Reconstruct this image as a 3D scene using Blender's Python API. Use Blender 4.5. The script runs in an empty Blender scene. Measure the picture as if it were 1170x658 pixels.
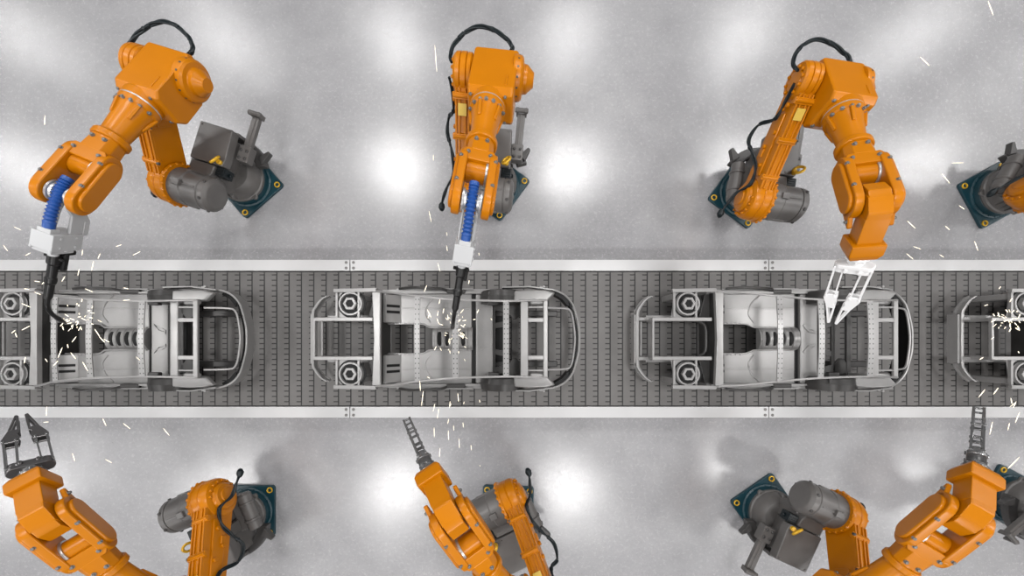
import bpy, bmesh, math, random
from mathutils import Matrix, Vector
random.seed(7)
PI = math.pi
R = math.radians
scene = bpy.context.scene
COL = scene.collection

# ------------------------------------------------------------------ camera
F_PX, CAM_Z, NU, NV = 438.8, 7.3135, 585.0, 387.0
cam_data = bpy.data.cameras.new('camera')
cam_data.sensor_width = 36.0
cam_data.lens = F_PX / 1170.0 * 36.0
cam_data.shift_y = (NV - 329.0) / 1170.0
cam = bpy.data.objects.new('camera', cam_data)
cam.location = (0, 0, CAM_Z)
COL.objects.link(cam)
scene.camera = cam
scene.view_settings.view_transform = 'Standard'
scene.view_settings.look = 'None'
scene.view_settings.exposure = 0.0
scene.view_settings.gamma = 1.0
scene.view_settings.use_curve_mapping = False

def pt(u, v, z):
    k = (CAM_Z - z) / F_PX
    return Vector(((u - NU) * k, (NV - v) * k, z))

# ------------------------------------------------------------------ materials
def mat(name, rgb, rough=0.5, metal=0.0, coat=0.0, spec=0.5, var=0.0, vscale=6.0, bump=0.0, bscale=120.0):
    m = bpy.data.materials.new(name)
    m.use_nodes = True
    nt = m.node_tree
    b = nt.nodes['Principled BSDF']
    b.inputs['Base Color'].default_value = (*rgb, 1)
    b.inputs['Roughness'].default_value = rough
    b.inputs['Metallic'].default_value = metal
    b.inputs['Specular IOR Level'].default_value = spec
    b.inputs['Coat Weight'].default_value = coat
    b.inputs['Coat Roughness'].default_value = 0.15
    if var or bump:
        tc = nt.nodes.new('ShaderNodeTexCoord')
    if var:
        n = nt.nodes.new('ShaderNodeTexNoise')
        n.inputs['Scale'].default_value = vscale
        n.inputs['Detail'].default_value = 6
        nt.links.new(tc.outputs['Object'], n.inputs['Vector'])
        r = nt.nodes.new('ShaderNodeMapRange')
        r.inputs['From Min'].default_value = 0.3
        r.inputs['From Max'].default_value = 0.7
        r.inputs['To Min'].default_value = 1 - var
        r.inputs['To Max'].default_value = 1 + var
        nt.links.new(n.outputs['Fac'], r.inputs['Value'])
        mx = nt.nodes.new('ShaderNodeMix')
        mx.data_type = 'RGBA'
        mx.blend_type = 'MULTIPLY'
        mx.inputs[0].default_value = 1
        mx.inputs[6].default_value = (*rgb, 1)
        nt.links.new(r.outputs['Result'], mx.inputs[7])
        nt.links.new(mx.outputs[2], b.inputs['Base Color'])
    if bump:
        n2 = nt.nodes.new('ShaderNodeTexNoise')
        n2.inputs['Scale'].default_value = bscale
        n2.inputs['Detail'].default_value = 3
        nt.links.new(tc.outputs['Object'], n2.inputs['Vector'])
        bp = nt.nodes.new('ShaderNodeBump')
        bp.inputs['Strength'].default_value = bump
        bp.inputs['Distance'].default_value = 0.004
        nt.links.new(n2.outputs['Fac'], bp.inputs['Height'])
        nt.links.new(bp.outputs['Normal'], b.inputs['Normal'])
    return m

M = {}
M['orange'] = mat('orange_paint', (0.43, 0.140, 0.0), 0.33, coat=0.06, spec=0.22, var=0.04, vscale=3)
M['grey'] = mat('grey_casting', (0.092, 0.087, 0.083), 0.38, var=0.1, vscale=5, bump=0.08)
M['darkgrey'] = mat('dark_grey_casting', (0.04, 0.038, 0.037), 0.42, var=0.1, bump=0.08)
M['teal'] = mat('teal_paint', (0.003, 0.030, 0.042), 0.4, var=0.15, vscale=4)
M['gold'] = mat('yellow_plated_metal', (0.62, 0.36, 0.02), 0.35, metal=0.3)
M['bolt'] = mat('zinc_bolt', (0.15, 0.145, 0.14), 0.42, metal=0.5)
M['black'] = mat('black_rubber', (0.004, 0.008, 0.010), 0.4, spec=0.3)
M['blackmetal'] = mat('black_metal', (0.006, 0.006, 0.006), 0.32, spec=0.35)
M['blue'] = mat('blue_hose_rubber', (0.006, 0.055, 0.24), 0.42)
M['white'] = mat('white_plastic', (0.40, 0.405, 0.41), 0.35)
M['litmetal'] = mat('strongly_lit_metal', (0.80, 0.80, 0.80), 0.3, metal=0.12)  # near-white colour paints strong light onto the gripper metal
M['greymetal'] = mat('bearing_metal', (0.5, 0.5, 0.5), 0.35, metal=0.7)
M['gunmetal'] = mat('gunmetal', (0.16, 0.155, 0.155), 0.28, metal=0.75)
M['steel'] = mat('brushed_steel', (0.24, 0.24, 0.24), 0.26, metal=0.75)
M['sticker'] = mat('yellow_label', (0.55, 0.38, 0.06), 0.5)
M['car'] = mat('bare_steel_sheet', (0.21, 0.207, 0.203), 0.32, metal=0.35, var=0.08, vscale=3)
M['carlight'] = mat('galvanised_steel', (0.25, 0.246, 0.242), 0.34, metal=0.35, var=0.05)
M['cardark'] = mat('dark_steel', (0.035, 0.034, 0.033), 0.38, metal=0.3, spec=0.35, var=0.1)  # darker steel tone for firewall, arches, bulkhead, chassis and door frames
M['carblack'] = mat('black_gaps_and_trim', (0.004, 0.004, 0.004), 0.45, spec=0.2)  # also paints interior darkness into gaps and recesses of the cars
M['rail'] = mat('brushed_aluminium', (0.45, 0.45, 0.45), 0.38, metal=0.3, var=0.04, vscale=2)

# perforated roof bow: rows of punched holes in the strip
def perforated():
    m = mat('perforated_steel_strip', (0.27, 0.267, 0.263), 0.35, metal=0.35)
    nt = m.node_tree
    b = nt.nodes['Principled BSDF']
    tc = nt.nodes.new('ShaderNodeTexCoord')
    sx = nt.nodes.new('ShaderNodeSeparateXYZ')
    nt.links.new(tc.outputs['Object'], sx.inputs[0])
    def cell(out, p, off):
        a = nt.nodes.new('ShaderNodeMath'); a.operation = 'ADD'; a.inputs[1].default_value = off
        nt.links.new(out, a.inputs[0])
        d = nt.nodes.new('ShaderNodeMath'); d.operation = 'PINGPONG'; d.inputs[1].default_value = p / 2
        nt.links.new(a.outputs[0], d.inputs[0])
        return d.outputs[0]
    cx = cell(sx.outputs['X'], 0.05, 0.025)
    cy = cell(sx.outputs['Y'], 0.075, 0.0)
    l1 = nt.nodes.new('ShaderNodeMath'); l1.operation = 'LESS_THAN'; l1.inputs[1].default_value = 0.008
    l2 = nt.nodes.new('ShaderNodeMath'); l2.operation = 'LESS_THAN'; l2.inputs[1].default_value = 0.010
    nt.links.new(cx, l1.inputs[0]); nt.links.new(cy, l2.inputs[0])
    mu = nt.nodes.new('ShaderNodeMath'); mu.operation = 'MULTIPLY'
    nt.links.new(l1.outputs[0], mu.inputs[0]); nt.links.new(l2.outputs[0], mu.inputs[1])
    mx = nt.nodes.new('ShaderNodeMix'); mx.data_type = 'RGBA'
    mx.inputs[6].default_value = (0.27, 0.267, 0.263, 1); mx.inputs[7].default_value = (0.07, 0.07, 0.07, 1)
    nt.links.new(mu.outputs[0], mx.inputs[0])
    nt.links.new(mx.outputs[2], b.inputs['Base Color'])
    return m
M['perf'] = perforated()

def belt_material():
    m = mat('conveyor_slats', (0.15, 0.145, 0.14), 0.5, metal=0.2)
    nt = m.node_tree
    b = nt.nodes['Principled BSDF']
    tc = nt.nodes.new('ShaderNodeTexCoord')
    sx = nt.nodes.new('ShaderNodeSeparateXYZ')
    nt.links.new(tc.outputs['Object'], sx.inputs[0])
    def math_node(op, a, v):
        n = nt.nodes.new('ShaderNodeMath'); n.operation = op
        nt.links.new(a, n.inputs[0])
        if isinstance(v, (int, float)): n.inputs[1].default_value = v
        else: nt.links.new(v, n.inputs[1])
        return n.outputs[0]
    PX, PY = 0.2230, 0.0954
    fx = math_node('FLOORED_MODULO', sx.outputs['X'], PX)
    fy = math_node('FLOORED_MODULO', sx.outputs['Y'], PY)
    lx = math_node('GREATER_THAN', fx, PX - 0.022)
    ty = math_node('LESS_THAN', fy, 0.017)
    tx = math_node('GREATER_THAN', fx, PX * 0.55)
    tick = math_node('MULTIPLY', ty, tx)
    line = math_node('MAXIMUM', lx, tick)
    nz = nt.nodes.new('ShaderNodeTexNoise'); nz.inputs['Scale'].default_value = 1.6; nz.inputs['Detail'].default_value = 8
    nt.links.new(tc.outputs['Object'], nz.inputs['Vector'])
    cr = nt.nodes.new('ShaderNodeMapRange')
    cr.inputs['From Min'].default_value = 0.3; cr.inputs['From Max'].default_value = 0.7
    cr.inputs['To Min'].default_value = 0.85; cr.inputs['To Max'].default_value = 1.15
    nt.links.new(nz.outputs['Fac'], cr.inputs['Value'])
    mv = nt.nodes.new('ShaderNodeMix'); mv.data_type = 'RGBA'; mv.blend_type = 'MULTIPLY'; mv.inputs[0].default_value = 1
    mv.inputs[6].default_value = (0.095, 0.091, 0.088, 1)
    nt.links.new(cr.outputs['Result'], mv.inputs[7])
    mx = nt.nodes.new('ShaderNodeMix'); mx.data_type = 'RGBA'
    nt.links.new(line, mx.inputs[0])
    nt.links.new(mv.outputs[2], mx.inputs[6])
    mx.inputs[7].default_value = (0.004, 0.004, 0.004, 1)
    nt.links.new(mx.outputs[2], b.inputs['Base Color'])
    inv = math_node('SUBTRACT', line, 1.0)
    bp = nt.nodes.new('ShaderNodeBump'); bp.invert = True
    bp.inputs['Strength'].default_value = 0.6; bp.inputs['Distance'].default_value = 0.008
    nt.links.new(inv, bp.inputs['Height'])
    nt.links.new(bp.outputs['Normal'], b.inputs['Normal'])
    return m
M['belt'] = belt_material()

def floor_material():
    m = mat('polished_concrete', (0.5, 0.5, 0.5), 0.3)
    nt = m.node_tree
    b = nt.nodes['Principled BSDF']
    tc = nt.nodes.new('ShaderNodeTexCoord')
    def noise(scale, detail, rough=0.55):
        n = nt.nodes.new('ShaderNodeTexNoise')
        n.inputs['Scale'].default_value = scale; n.inputs['Detail'].default_value = detail
        n.inputs['Roughness'].default_value = rough
        nt.links.new(tc.outputs['Object'], n.inputs['Vector'])
        return n.outputs['Fac']
    def ramp(src, stops):
        r = nt.nodes.new('ShaderNodeValToRGB')
        e = r.color_ramp.elements
        e[0].position, e[0].color = stops[0][0], (*stops[0][1], 1)
        e[1].position, e[1].color = stops[-1][0], (*stops[-1][1], 1)
        for p, c in stops[1:-1]:
            k = e.new(p); k.color = (*c, 1)
        nt.links.new(src, r.inputs['Fac'])
        return r.outputs['Color']
    def mul(a, c, f=1.0):
        x = nt.nodes.new('ShaderNodeMix'); x.data_type = 'RGBA'; x.blend_type = 'MULTIPLY'; x.inputs[0].default_value = f
        nt.links.new(a, x.inputs[6]); nt.links.new(c, x.inputs[7])
        return x.outputs[2]
    base = ramp(noise(0.7, 10, 0.68), [(0.3, (0.218, 0.216, 0.224)), (0.5, (0.265, 0.263, 0.271)), (0.7, (0.307, 0.305, 0.311))])
    fine = ramp(noise(20, 8, 0.7), [(0.3, (0.86, 0.86, 0.86)), (0.65, (1.06, 1.06, 1.06))])
    spots = ramp(noise(16, 5, 0.6), [(0.25, (0.45, 0.44, 0.43)), (0.32, (1, 1, 1))])
    c = mul(mul(base, fine), spots)
    nt.links.new(c, b.inputs['Base Color'])
    rr = nt.nodes.new('ShaderNodeMapRange')
    rr.inputs['From Min'].default_value = 0.3; rr.inputs['From Max'].default_value = 0.7
    rr.inputs['To Min'].default_value = 0.20; rr.inputs['To Max'].default_value = 0.31
    nt.links.new(noise(16, 8, 0.75), rr.inputs['Value'])
    nt.links.new(rr.outputs['Result'], b.inputs['Roughness'])
    bp = nt.nodes.new('ShaderNodeBump'); bp.inputs['Strength'].default_value = 0.12; bp.inputs['Distance'].default_value = 0.006
    nt.links.new(noise(14, 6, 0.6), bp.inputs['Height'])
    nt.links.new(bp.outputs['Normal'], b.inputs['Normal'])
    b.inputs['Specular IOR Level'].default_value = 0.9
    return m
M['floor'] = floor_material()

def spark_material():
    m = bpy.data.materials.new('glowing_spark')
    m.use_nodes = True
    b = m.node_tree.nodes['Principled BSDF']
    b.inputs['Base Color'].default_value = (1, 0.9, 0.7, 1)
    b.inputs['Emission Color'].default_value = (1, 0.9, 0.72, 1)
    b.inputs['Emission Strength'].default_value = 1.1
    return m
M['spark'] = spark_material()

# ------------------------------------------------------------------ mesh builder
AX = {'x': 0, 'y': 1, 'z': 2}
class MB:
    def __init__(s):
        s.v = []; s.f = []
    def add(s, vs, fs, mtx=None):
        o = len(s.v)
        s.v += [tuple(mtx @ Vector(p)) if mtx is not None else tuple(p) for p in vs]
        s.f += [tuple(o + i for i in f) for f in fs]
        return s
    def add_bm(s, bm, mtx=None):
        bm.verts.index_update()
        s.add([p.co.copy() for p in bm.verts], [[q.index for q in f.verts] for f in bm.faces], mtx)
        bm.free()
        return s
    def prism(s, poly, axis, a0, a1, bev=0.0, seg=2, mtx=None, scale1=1.0):
        bm = bmesh.new()
        def mk(p, a):
            if axis == 'z': return (p[0], p[1], a)
            if axis == 'y': return (p[0], a, p[1])
            return (a, p[0], p[1])
        lo = [bm.verts.new(mk(p, a0)) for p in poly]
        hi = [bm.verts.new(mk((p[0] * scale1, p[1] * scale1), a1)) for p in poly]
        n = len(poly)
        bm.faces.new(lo); bm.faces.new(hi[::-1])
        for i in range(n):
            bm.faces.new((lo[i], hi[i], hi[(i + 1) % n], lo[(i + 1) % n]))
        bmesh.ops.recalc_face_normals(bm, faces=bm.faces)
        if bev > 0:
            ed = [e for e in bm.edges if len(e.link_faces) == 2 and e.calc_face_angle(0) > R(25)]
            bmesh.ops.bevel(bm, geom=ed, offset=bev, offset_type='OFFSET', segments=seg, profile=0.5, affect='EDGES', clamp_overlap=True)
        return s.add_bm(bm, mtx)
    def box(s, x0, x1, y0, y1, z0, z1, bev=0.0, seg=2, mtx=None):
        return s.prism([(x0, y0), (x1, y0), (x1, y1), (x0, y1)], 'z', z0, z1, bev, seg, mtx)
    def lathe(s, prof, axis='z', org=(0, 0, 0), n=36, mtx=None):
        vs = []; fs = []
        m = len(prof)
        for t, r in prof:
            for k in range(n):
                a = 2 * PI * k / n
                c, d = r * math.cos(a), r * math.sin(a)
                p = {'z': (c, d, t), 'x': (t, c, d), 'y': (d, t, c)}[axis]
                vs.append((p[0] + org[0], p[1] + org[1], p[2] + org[2]))
        for i in range(m - 1):
            for k in range(n):
                k2 = (k + 1) % n
                fs.append((i * n + k, i * n + k2, (i + 1) * n + k2, (i + 1) * n + k))
        fs.append(tuple(range(n))[::-1]); fs.append(tuple((m - 1) * n + k for k in range(n)))
        return s.add(vs, fs, mtx)
    def cyl(s, a0, a1, r, axis='z', org=(0, 0, 0), n=28, ch=None, mtx=None):
        ch = min(r * 0.2, abs(a1 - a0) * 0.2) if ch is None else ch
        d = 1 if a1 > a0 else -1
        return s.lathe([(a0, r - ch), (a0 + d * ch, r), (a1 - d * ch, r), (a1, r - ch)], axis, org, n, mtx)
    def tube(s, path, r, n=10, mtx=None, closed=False):
        P = [Vector(p) for p in path]
        m = len(P)
        T = []
        for i in range(m):
            a = P[(i - 1) % m] if closed or i > 0 else P[i]
            b = P[(i + 1) % m] if closed or i < m - 1 else P[i]
            T.append((b - a).normalized())
        up = Vector((0, 0, 1)) if abs(T[0].z) < 0.9 else Vector((1, 0, 0))
        nrm = (up - T[0] * up.dot(T[0])).normalized()
        vs = []; fs = []
        for i in range(m):
            nrm = (nrm - T[i] * nrm.dot(T[i])).normalized()
            bn = T[i].cross(nrm)
            rr = r[i] if isinstance(r, (list, tuple)) else r
            for k in range(n):
                a = 2 * PI * k / n
                vs.append(P[i] + (nrm * math.cos(a) + bn * math.sin(a)) * rr)
        for i in range(m if closed else m - 1):
            j = (i + 1) % m
            for k in range(n):
                k2 = (k + 1) % n
                fs.append((i * n + k, i * n + k2, j * n + k2, j * n + k))
        if not closed:
            fs.append(tuple(range(n))[::-1]); fs.append(tuple((m - 1) * n + k for k in range(n)))
        return s.add(vs, fs, mtx)
    def bar(s, path, w, h, mtx=None):
        """rectangular beam along a path in the xy plane, w across, h tall (z of the path = middle)"""
        P = [Vector(p) for p in path]
        vs = []; fs = []
        m = len(P)
        for i in range(m):
            t = (P[min(i + 1, m - 1)] - P[max(i - 1, 0)]); t.z = 0; t.normalize()
            q = Vector((-t.y, t.x, 0))
            for a, b in ((-1, -1), (1, -1), (1, 1), (-1, 1)):
                vs.append(P[i] + q * (a * w / 2) + Vector((0, 0, b * h / 2)))
        for i in range(m - 1):
            for k in range(4):
                k2 = (k + 1) % 4
                fs.append((i * 4 + k, i * 4 + k2, i * 4 + 4 + k2, i * 4 + 4 + k))
        fs.append((3, 2, 1, 0)); e = (m - 1) * 4; fs.append((e, e + 1, e + 2, e + 3))
        return s.add(vs, fs, mtx)
    def mesh(s, name, m, angle=24):
        me = bpy.data.meshes.new(name)
        me.from_pydata(s.v, [], s.f)
        bm = bmesh.new(); bm.from_mesh(me)
        bmesh.ops.recalc_face_normals(bm, faces=bm.faces)
        bm.to_mesh(me); bm.free()
        me.shade_smooth()
        me.set_sharp_from_angle(angle=R(angle))
        me.materials.append(M[m] if isinstance(m, str) else m)
        return me

def catmull(pts, sub=8):
    P = [Vector(p) for p in pts]
    out = []
    for i in range(len(P) - 1):
        p0 = P[max(i - 1, 0)]; p1 = P[i]; p2 = P[i + 1]; p3 = P[min(i + 2, len(P) - 1)]
        for k in range(sub):
            t = k / sub
            out.append(0.5 * ((2 * p1) + (p2 - p0) * t + (2 * p0 - 5 * p1 + 4 * p2 - p3) * t * t + (3 * p1 - p0 - 3 * p2 + p3) * t ** 3))
    out.append(P[-1])
    return out

def put(name, me, parent=None, m=None):
    o = bpy.data.objects.new(name, me)
    COL.objects.link(o)
    if parent is not None: o.parent = parent
    if m is not None: o.matrix_local = m
    if name not in ('floor', 'belt', 'spark', 'bolt'):
        wn = o.modifiers.new('weighted_normals', 'WEIGHTED_NORMAL')
        wn.keep_sharp = True
    return o
def tag(o, label, cat, group=None, kind=None):
    o['label'] = label; o['category'] = cat
    if group: o['group'] = group
    if kind: o['kind'] = kind
    return o
def empty(name, loc, rz=0.0):
    o = bpy.data.objects.new(name, None)
    o.empty_display_size = 0.3
    o.location = loc; o.rotation_euler = (0, 0, rz)
    COL.objects.link(o)
    return o
def Tr(x, y, z): return Matrix.Translation((x, y, z))
def Rt(a, ax): return Matrix.Rotation(a, 4, ax)

# ------------------------------------------------------------------ floor
fl = put('floor', MB().box(-30, 30, -24, 26, -0.3, 0.0).mesh('floor', 'floor'))
fl['kind'] = 'structure'

# ------------------------------------------------------------------ conveyor
conv = empty('conveyor', (0, 0, 0))
tag(conv, 'long slatted grey conveyor between two bright aluminium side rails', 'conveyor')
BZ = 0.378
put('belt', MB().box(-13, 13, -1.205, 1.205, BZ - 0.06, BZ).mesh('belt', 'belt'), conv)
put('bed', MB().box(-12.9, 12.9, -1.2, 1.2, BZ - 0.16, BZ - 0.065).mesh('bed', 'darkgrey'), conv)
for x in (-11.5, -7.6, -2.93, 0.8, 4.64, 8.4, 12):
    for sy in (-1, 1):
        put('leg', MB().box(x - 0.06, x + 0.06, sy * 1.1 - 0.06, sy * 1.1 + 0.06, 0, BZ - 0.155, 0.008).box(x - 0.1, x + 0.1, sy * 1.1 - 0.1, sy * 1.1 + 0.1, 0, 0.015).mesh('leg', 'grey'), conv)
xj = [-13, -2.93, 4.64, 13]
bolt_flat = MB().cyl(0, 0.008, 0.026, n=14).mesh('bolt', 'bolt')
for sy in (-1, 1):
    for i in range(3):
        x0, x1 = xj[i] + 0.006, xj[i + 1] - 0.006
        y0, y1 = sorted((sy * 1.228, sy * 1.428))
        r = put('side_rail', MB().box(x0, x1, y0, y1, 0.12, 0.375, 0.008, 2).mesh('side_rail', 'rail'), conv)
        ends = ([x0] if i > 0 else []) + ([x1] if i < 2 else [])
        for e in ends:
            for dx in (0.06,):
                for dy in (-0.05, 0.05):
                    put('bolt', bolt_flat, r, Tr(e + (dx if e == x0 else -dx), sy * 1.328 + dy, 0.375))

# ------------------------------------------------------------------ robot part meshes (each in its own joint frame)
ZS, A1, YH, YM, L2, A3, D4 = 1.069, 0.547, -0.592, 0.393, 1.594, 0.018, 2.181
ME = {}
# round head bolts, axis along +z
ME['bolt'] = MB().lathe([(-0.012, 0.026), (0.004, 0.026), (0.006, 0.018), (0.02, 0.018), (0.026, 0.012)], 'z', n=12).mesh('bolt', 'bolt')
ME['obolt'] = MB().lathe([(-0.012, 0.024), (0.022, 0.024), (0.032, 0.014)], 'z', n=10).mesh('bolt_orange', 'orange')
ME['gbolt'] = MB().lathe([(-0.012, 0.024), (0.014, 0.024), (0.022, 0.016)], 'z', n=10).mesh('bolt_grey', 'darkgrey')
ME['socket'] = MB().lathe([(-0.01, 0.014), (0.012, 0.014), (0.013, 0.006)], 'z', n=10).mesh('bolt_socket', 'darkgrey')
# base plate with raised turn ring
s = 0.484
b = MB().box(-s, s, -s, s, 0, 0.05, 0.018, 2)
# round the plate corners
bm = bmesh.new()
ring = []
for cx, cy, a0 in ((s - 0.06, s - 0.06, 0), (-s + 0.06, s - 0.06, 90), (-s + 0.06, -s + 0.06, 180), (s - 0.06, -s + 0.06, 270)):
    for k in range(6):
        a = R(a0 + 18 * k); ring.append((cx + 0.06 * math.cos(a), cy + 0.06 * math.sin(a)))
b = MB().prism(ring, 'z', 0, 0.055, 0.012, 2)
b.lathe([(0.05, 0.46), (0.075, 0.455), (0.09, 0.43), (0.09, 0.41), (0.16, 0.40), (0.19, 0.38)], 'z', n=48)
for k in range(24):
    a = 2 * PI * k / 24
    b.cyl(0.085, 0.1, 0.013, org=(0.43 * math.cos(a), 0.43 * math.sin(a), 0), n=8)
ME['base_plate'] = b.mesh('base_plate', 'teal')
ME['anchor_bolt'] = MB().lathe([(-0.01, 0.034), (0.016, 0.036), (0.02, 0.042), (0.016, 0.054), (-0.01, 0.056)], 'z', n=24).mesh('anchor_bolt', 'gold')
# turntable dome with ears
b = MB().lathe([(0.17, 0.40), (0.2, 0.415), (0.24, 0.415), (0.26, 0.395), (0.34, 0.39), (0.42, 0.36), (0.49, 0.30), (0.53, 0.2), (0.54, 0.05)], 'z', n=48)
for a in (R(-55), R(55), R(140), R(220)):
    q = Rt(a, 'Z')
    b.prism([(0.36, -0.1), (0.47, -0.02), (0.47, 0.02), (0.36, 0.1)], 'z', 0.2, 0.25, 0.01, 1, q)
    b.cyl(0.245, 0.265, 0.02, org=(0.44, 0, 0), n=10, mtx=q)
for k in range(3):
    b.prism([(0.05, -0.12 + 0.1 * k), (0.4, -0.1 + 0.1 * k), (0.4, -0.085 + 0.1 * k), (0.05, -0.105 + 0.1 * k)], 'z', 0.3, 0.43, 0.006, 1)
ME['turntable'] = b.mesh('turntable', 'grey')
# housing cover (big box behind the shoulder) and neck that carries the motor
b = MB().prism([(-0.57, -0.28), (0.05, -0.28), (0.05, 0.28), (-0.05, 0.30), (-0.57, 0.27)], 'z', 0.86, 1.03, 0.02, 3)
b.box(-0.50, 0.05, -0.22, 0.14, 0.36, 0.88, 0.02, 2)
b.box(-0.14, 0.04, -0.305, -0.27, 0.70, 0.98, 0.01, 1)
b.box(-0.62, -0.56, -0.1, 0.2, 0.5, 0.8, 0.015, 2)
for x, y in ((-0.53, -0.24), (-0.53, 0.23), (0.0, 0.1)):
    b.cyl(1.02, 1.042, 0.018, org=(x, y, 0), n=10)
ME['gear_housing'] = b.mesh('gear_housing', 'grey')
prof = [(0.06, 0.38), (0.06, 1.015), (0.2, 1.04), (0.3, 1.10), (0.4, 1.24), (A1, 1.29), (A1 + 0.17, 1.15), (A1 + 0.17, 0.96), (A1, 0.84), (0.40, 0.60), (0.3, 0.38)]
b = MB().prism(prof, 'y', -0.24, 0.16, 0.03, 3)
ME['neck'] = b.mesh('neck', 'grey')
# shoulder motor along y, frame at shoulder axis
b = MB().lathe([(-0.25, 0.24), (-0.23, 0.285), (-0.03, 0.285), (-0.01, 0.272), (0.24, 0.272), (0.25, 0.258), (0.262, 0.258)], 'y', n=40)
b.box(-0.05, 0.05, -0.10, 0.01, 0.25, 0.315, 0.012, 2)
b.box(-0.015, 0.015, 0.0, 0.22, 0.25, 0.282, 0.006, 1)
b.box(0.22, 0.29, -0.12, 0.16, -0.03, 0.03, 0.01, 1)
ME['motor'] = b.mesh('shoulder_motor', 'grey')
b = MB().lathe([(0.264, 0.2), (0.264, 0.268), (0.285, 0.272), (0.345, 0.265), (0.385, 0.22), (0.397, 0.19), (0.397, 0.05)], 'y', n=40)
ME['motor_cap'] = b.mesh('motor_end_cap', 'grey')
# counterweight tank on the right, rear cradle, connector box, eye bolt, tail bracket
b = MB().lathe([(-0.36, 0.06), (-0.34, 0.105), (0.26, 0.115), (0.3, 0.09), (0.31, 0.05)], 'x', n=28)
b.box(-0.3, 0.2, 0.05, 0.22, -0.09, 0.07, 0.02, 2)
b.cyl(-0.2, -0.16, 0.125, 'x', n=28); b.cyl(0.1, 0.14, 0.125, 'x', n=28)
ME['balancer'] = b.mesh('balancer_cylinder', 'grey')
outer = [(-0.10 - 0.55 * math.cos(R(a)), 0.60 * math.sin(R(a))) for a in range(-70, 71, 10)]
inner = [(-0.10 - 0.38 * math.cos(R(a)), 0.42 * math.sin(R(a))) for a in range(70, -71, -10)]
b = MB().prism(outer + inner, 'z', 0.38, 0.50, 0.015, 2)
b.prism([(-0.4, 0.42), (-0.55, 0.56), (-0.52, 0.6), (-0.3, 0.52)], 'z', 0.44, 0.54, 0.012, 2)
b.prism([(-0.4, -0.42), (-0.55, -0.56), (-0.52, -0.6), (-0.3, -0.52)], 'z', 0.44, 0.54, 0.012, 2)
ME['cradle'] = b.mesh('rear_cradle', 'darkgrey')
b = MB().box(0.06, 0.21, 0.17, 0.33, 0.80, 0.99, 0.01, 2)
for k in range(4): b.box(0.07 + 0.036 * k, 0.09 + 0.036 * k, 0.19, 0.31, 0.985, 1.0, 0.003, 1)
b.cyl(0.325, 0.36, 0.03, 'y', org=(0.135, 0, 0.88), n=14)
b.box(0.08, 0.19, 0.12, 0.19, 0.82, 0.96, 0.01, 1)
ME['connector'] = b.mesh('connector_box', 'black')
loop = [(0.0, 0.055 * math.cos(2 * PI * k / 20), 0.055 * math.sin(2 * PI * k / 20)) for k in range(20)]
b = MB().tube(loop, 0.016, 8, closed=True, mtx=Tr(0, 0, 0.085) @ Rt(R(50), 'Z') @ Rt(R(40), 'Y')).cyl(-0.01, 0.035, 0.03, n=14)
ME['eye_bolt'] = b.mesh('eye_bolt', 'gold')
b = MB().box(-0.45, -0.17, 0.28, 0.48, 0.66, 0.82, 0.02, 2)
b.box(-0.98, -0.38, 0.325, 0.455, 0.72, 0.80, 0.014, 2)
b.box(-0.96, -0.42, 0.372, 0.408, 0.795, 0.812, 0.004, 1)
b.box(-1.04, -0.96, 0.30, 0.335, 0.70, 0.87, 0.008, 1).box(-1.04, -0.96, 0.445, 0.48, 0.70, 0.87, 0.008, 1)
b.cyl(0.28, 0.50, 0.04, 'y', org=(-1.0, 0, 0.84), n=16)
ME['tail'] = b.mesh('tail_bracket', 'grey')
# link arm: frame at shoulder, x along the link towards the elbow, y lateral, z = front face normal
def stad(l, r0, r1, n=14):
    p = [(r0 * math.cos(R(90 + 180 * k / n)), r0 * math.sin(R(90 + 180 * k / n))) for k in range(n + 1)]
    p += [(l + r1 * math.cos(R(-90 + 180 * k / n)), r1 * math.sin(R(-90 + 180 * k / n))) for k in range(n + 1)]
    return p
b = MB().prism(stad(L2, 0.255, 0.20), 'y', -0.49, -0.28, 0.02, 2)
for y in (-0.475, -0.425, -0.345, -0.295):
    b.prism([(0.2, 0.22), (1.45, 0.185), (1.45, 0.235), (0.2, 0.272)], 'y', y - 0.011, y + 0.011, 0.006, 1)
b.prism([(0.35, -0.12), (1.2, -0.1), (1.2, 0.1), (0.35, 0.12)], 'y', -0.515, -0.485, 0.015, 2)
for x, z in ((0.5, 0.05), (0.75, -0.06), (0.95, 0.06), (1.25, 0.0), (1.3, 0.1)):
    b.cyl(-0.545, -0.5, 0.03, 'y', org=(x, 0, z), n=12)
b.box(0.6, 0.72, -0.535, -0.5, -0.12, -0.02, 0.01, 1, mtx=None)
b.box(0.85, 0.98, -0.275, -0.262, -0.1, 0.12, 0.004, 1)
ME['link'] = b.mesh('link_arm', 'orange')
b = MB()
b.box(-0.045, 0.045, -0.525, -0.255, 0.19, 0.262, 0.012, 2).cyl(-0.515, -0.262, 0.026, 'y', org=(0, 0, 0.255), n=14)
ME['clamp'] = b.mesh('cable_clamp', 'orange')
ME['label'] = MB().box(-0.075, 0.075, -0.06, 0.06, 0, 0.012, 0.003, 1).mesh('label_plate', 'sticker')
# shoulder hub, along y in shoulder frame
b = MB().lathe([(-0.21, 0.26), (-0.215, 0.335), (-0.255, 0.345), (-0.27, 0.325), (-0.36, 0.325), (-0.375, 0.312), (-0.39, 0.325), (-0.45, 0.32), (-0.5, 0.30), (-0.52, 0.26), (-0.525, 0.22), (-0.56, 0.21), (-0.585, 0.18), (-0.59, 0.12), (-0.605, 0.11), (-0.61, 0.05)], 'y', n=48)
for k in range(7):
    a = R(150 + 22 * k)
    b.cyl(-0.55, -0.515, 0.02, 'y', org=(0.255 * math.cos(a), 0, 0.255 * math.sin(a)), n=10)
ME['shoulder_hub'] = b.mesh('shoulder_hub', 'orange')
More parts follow.
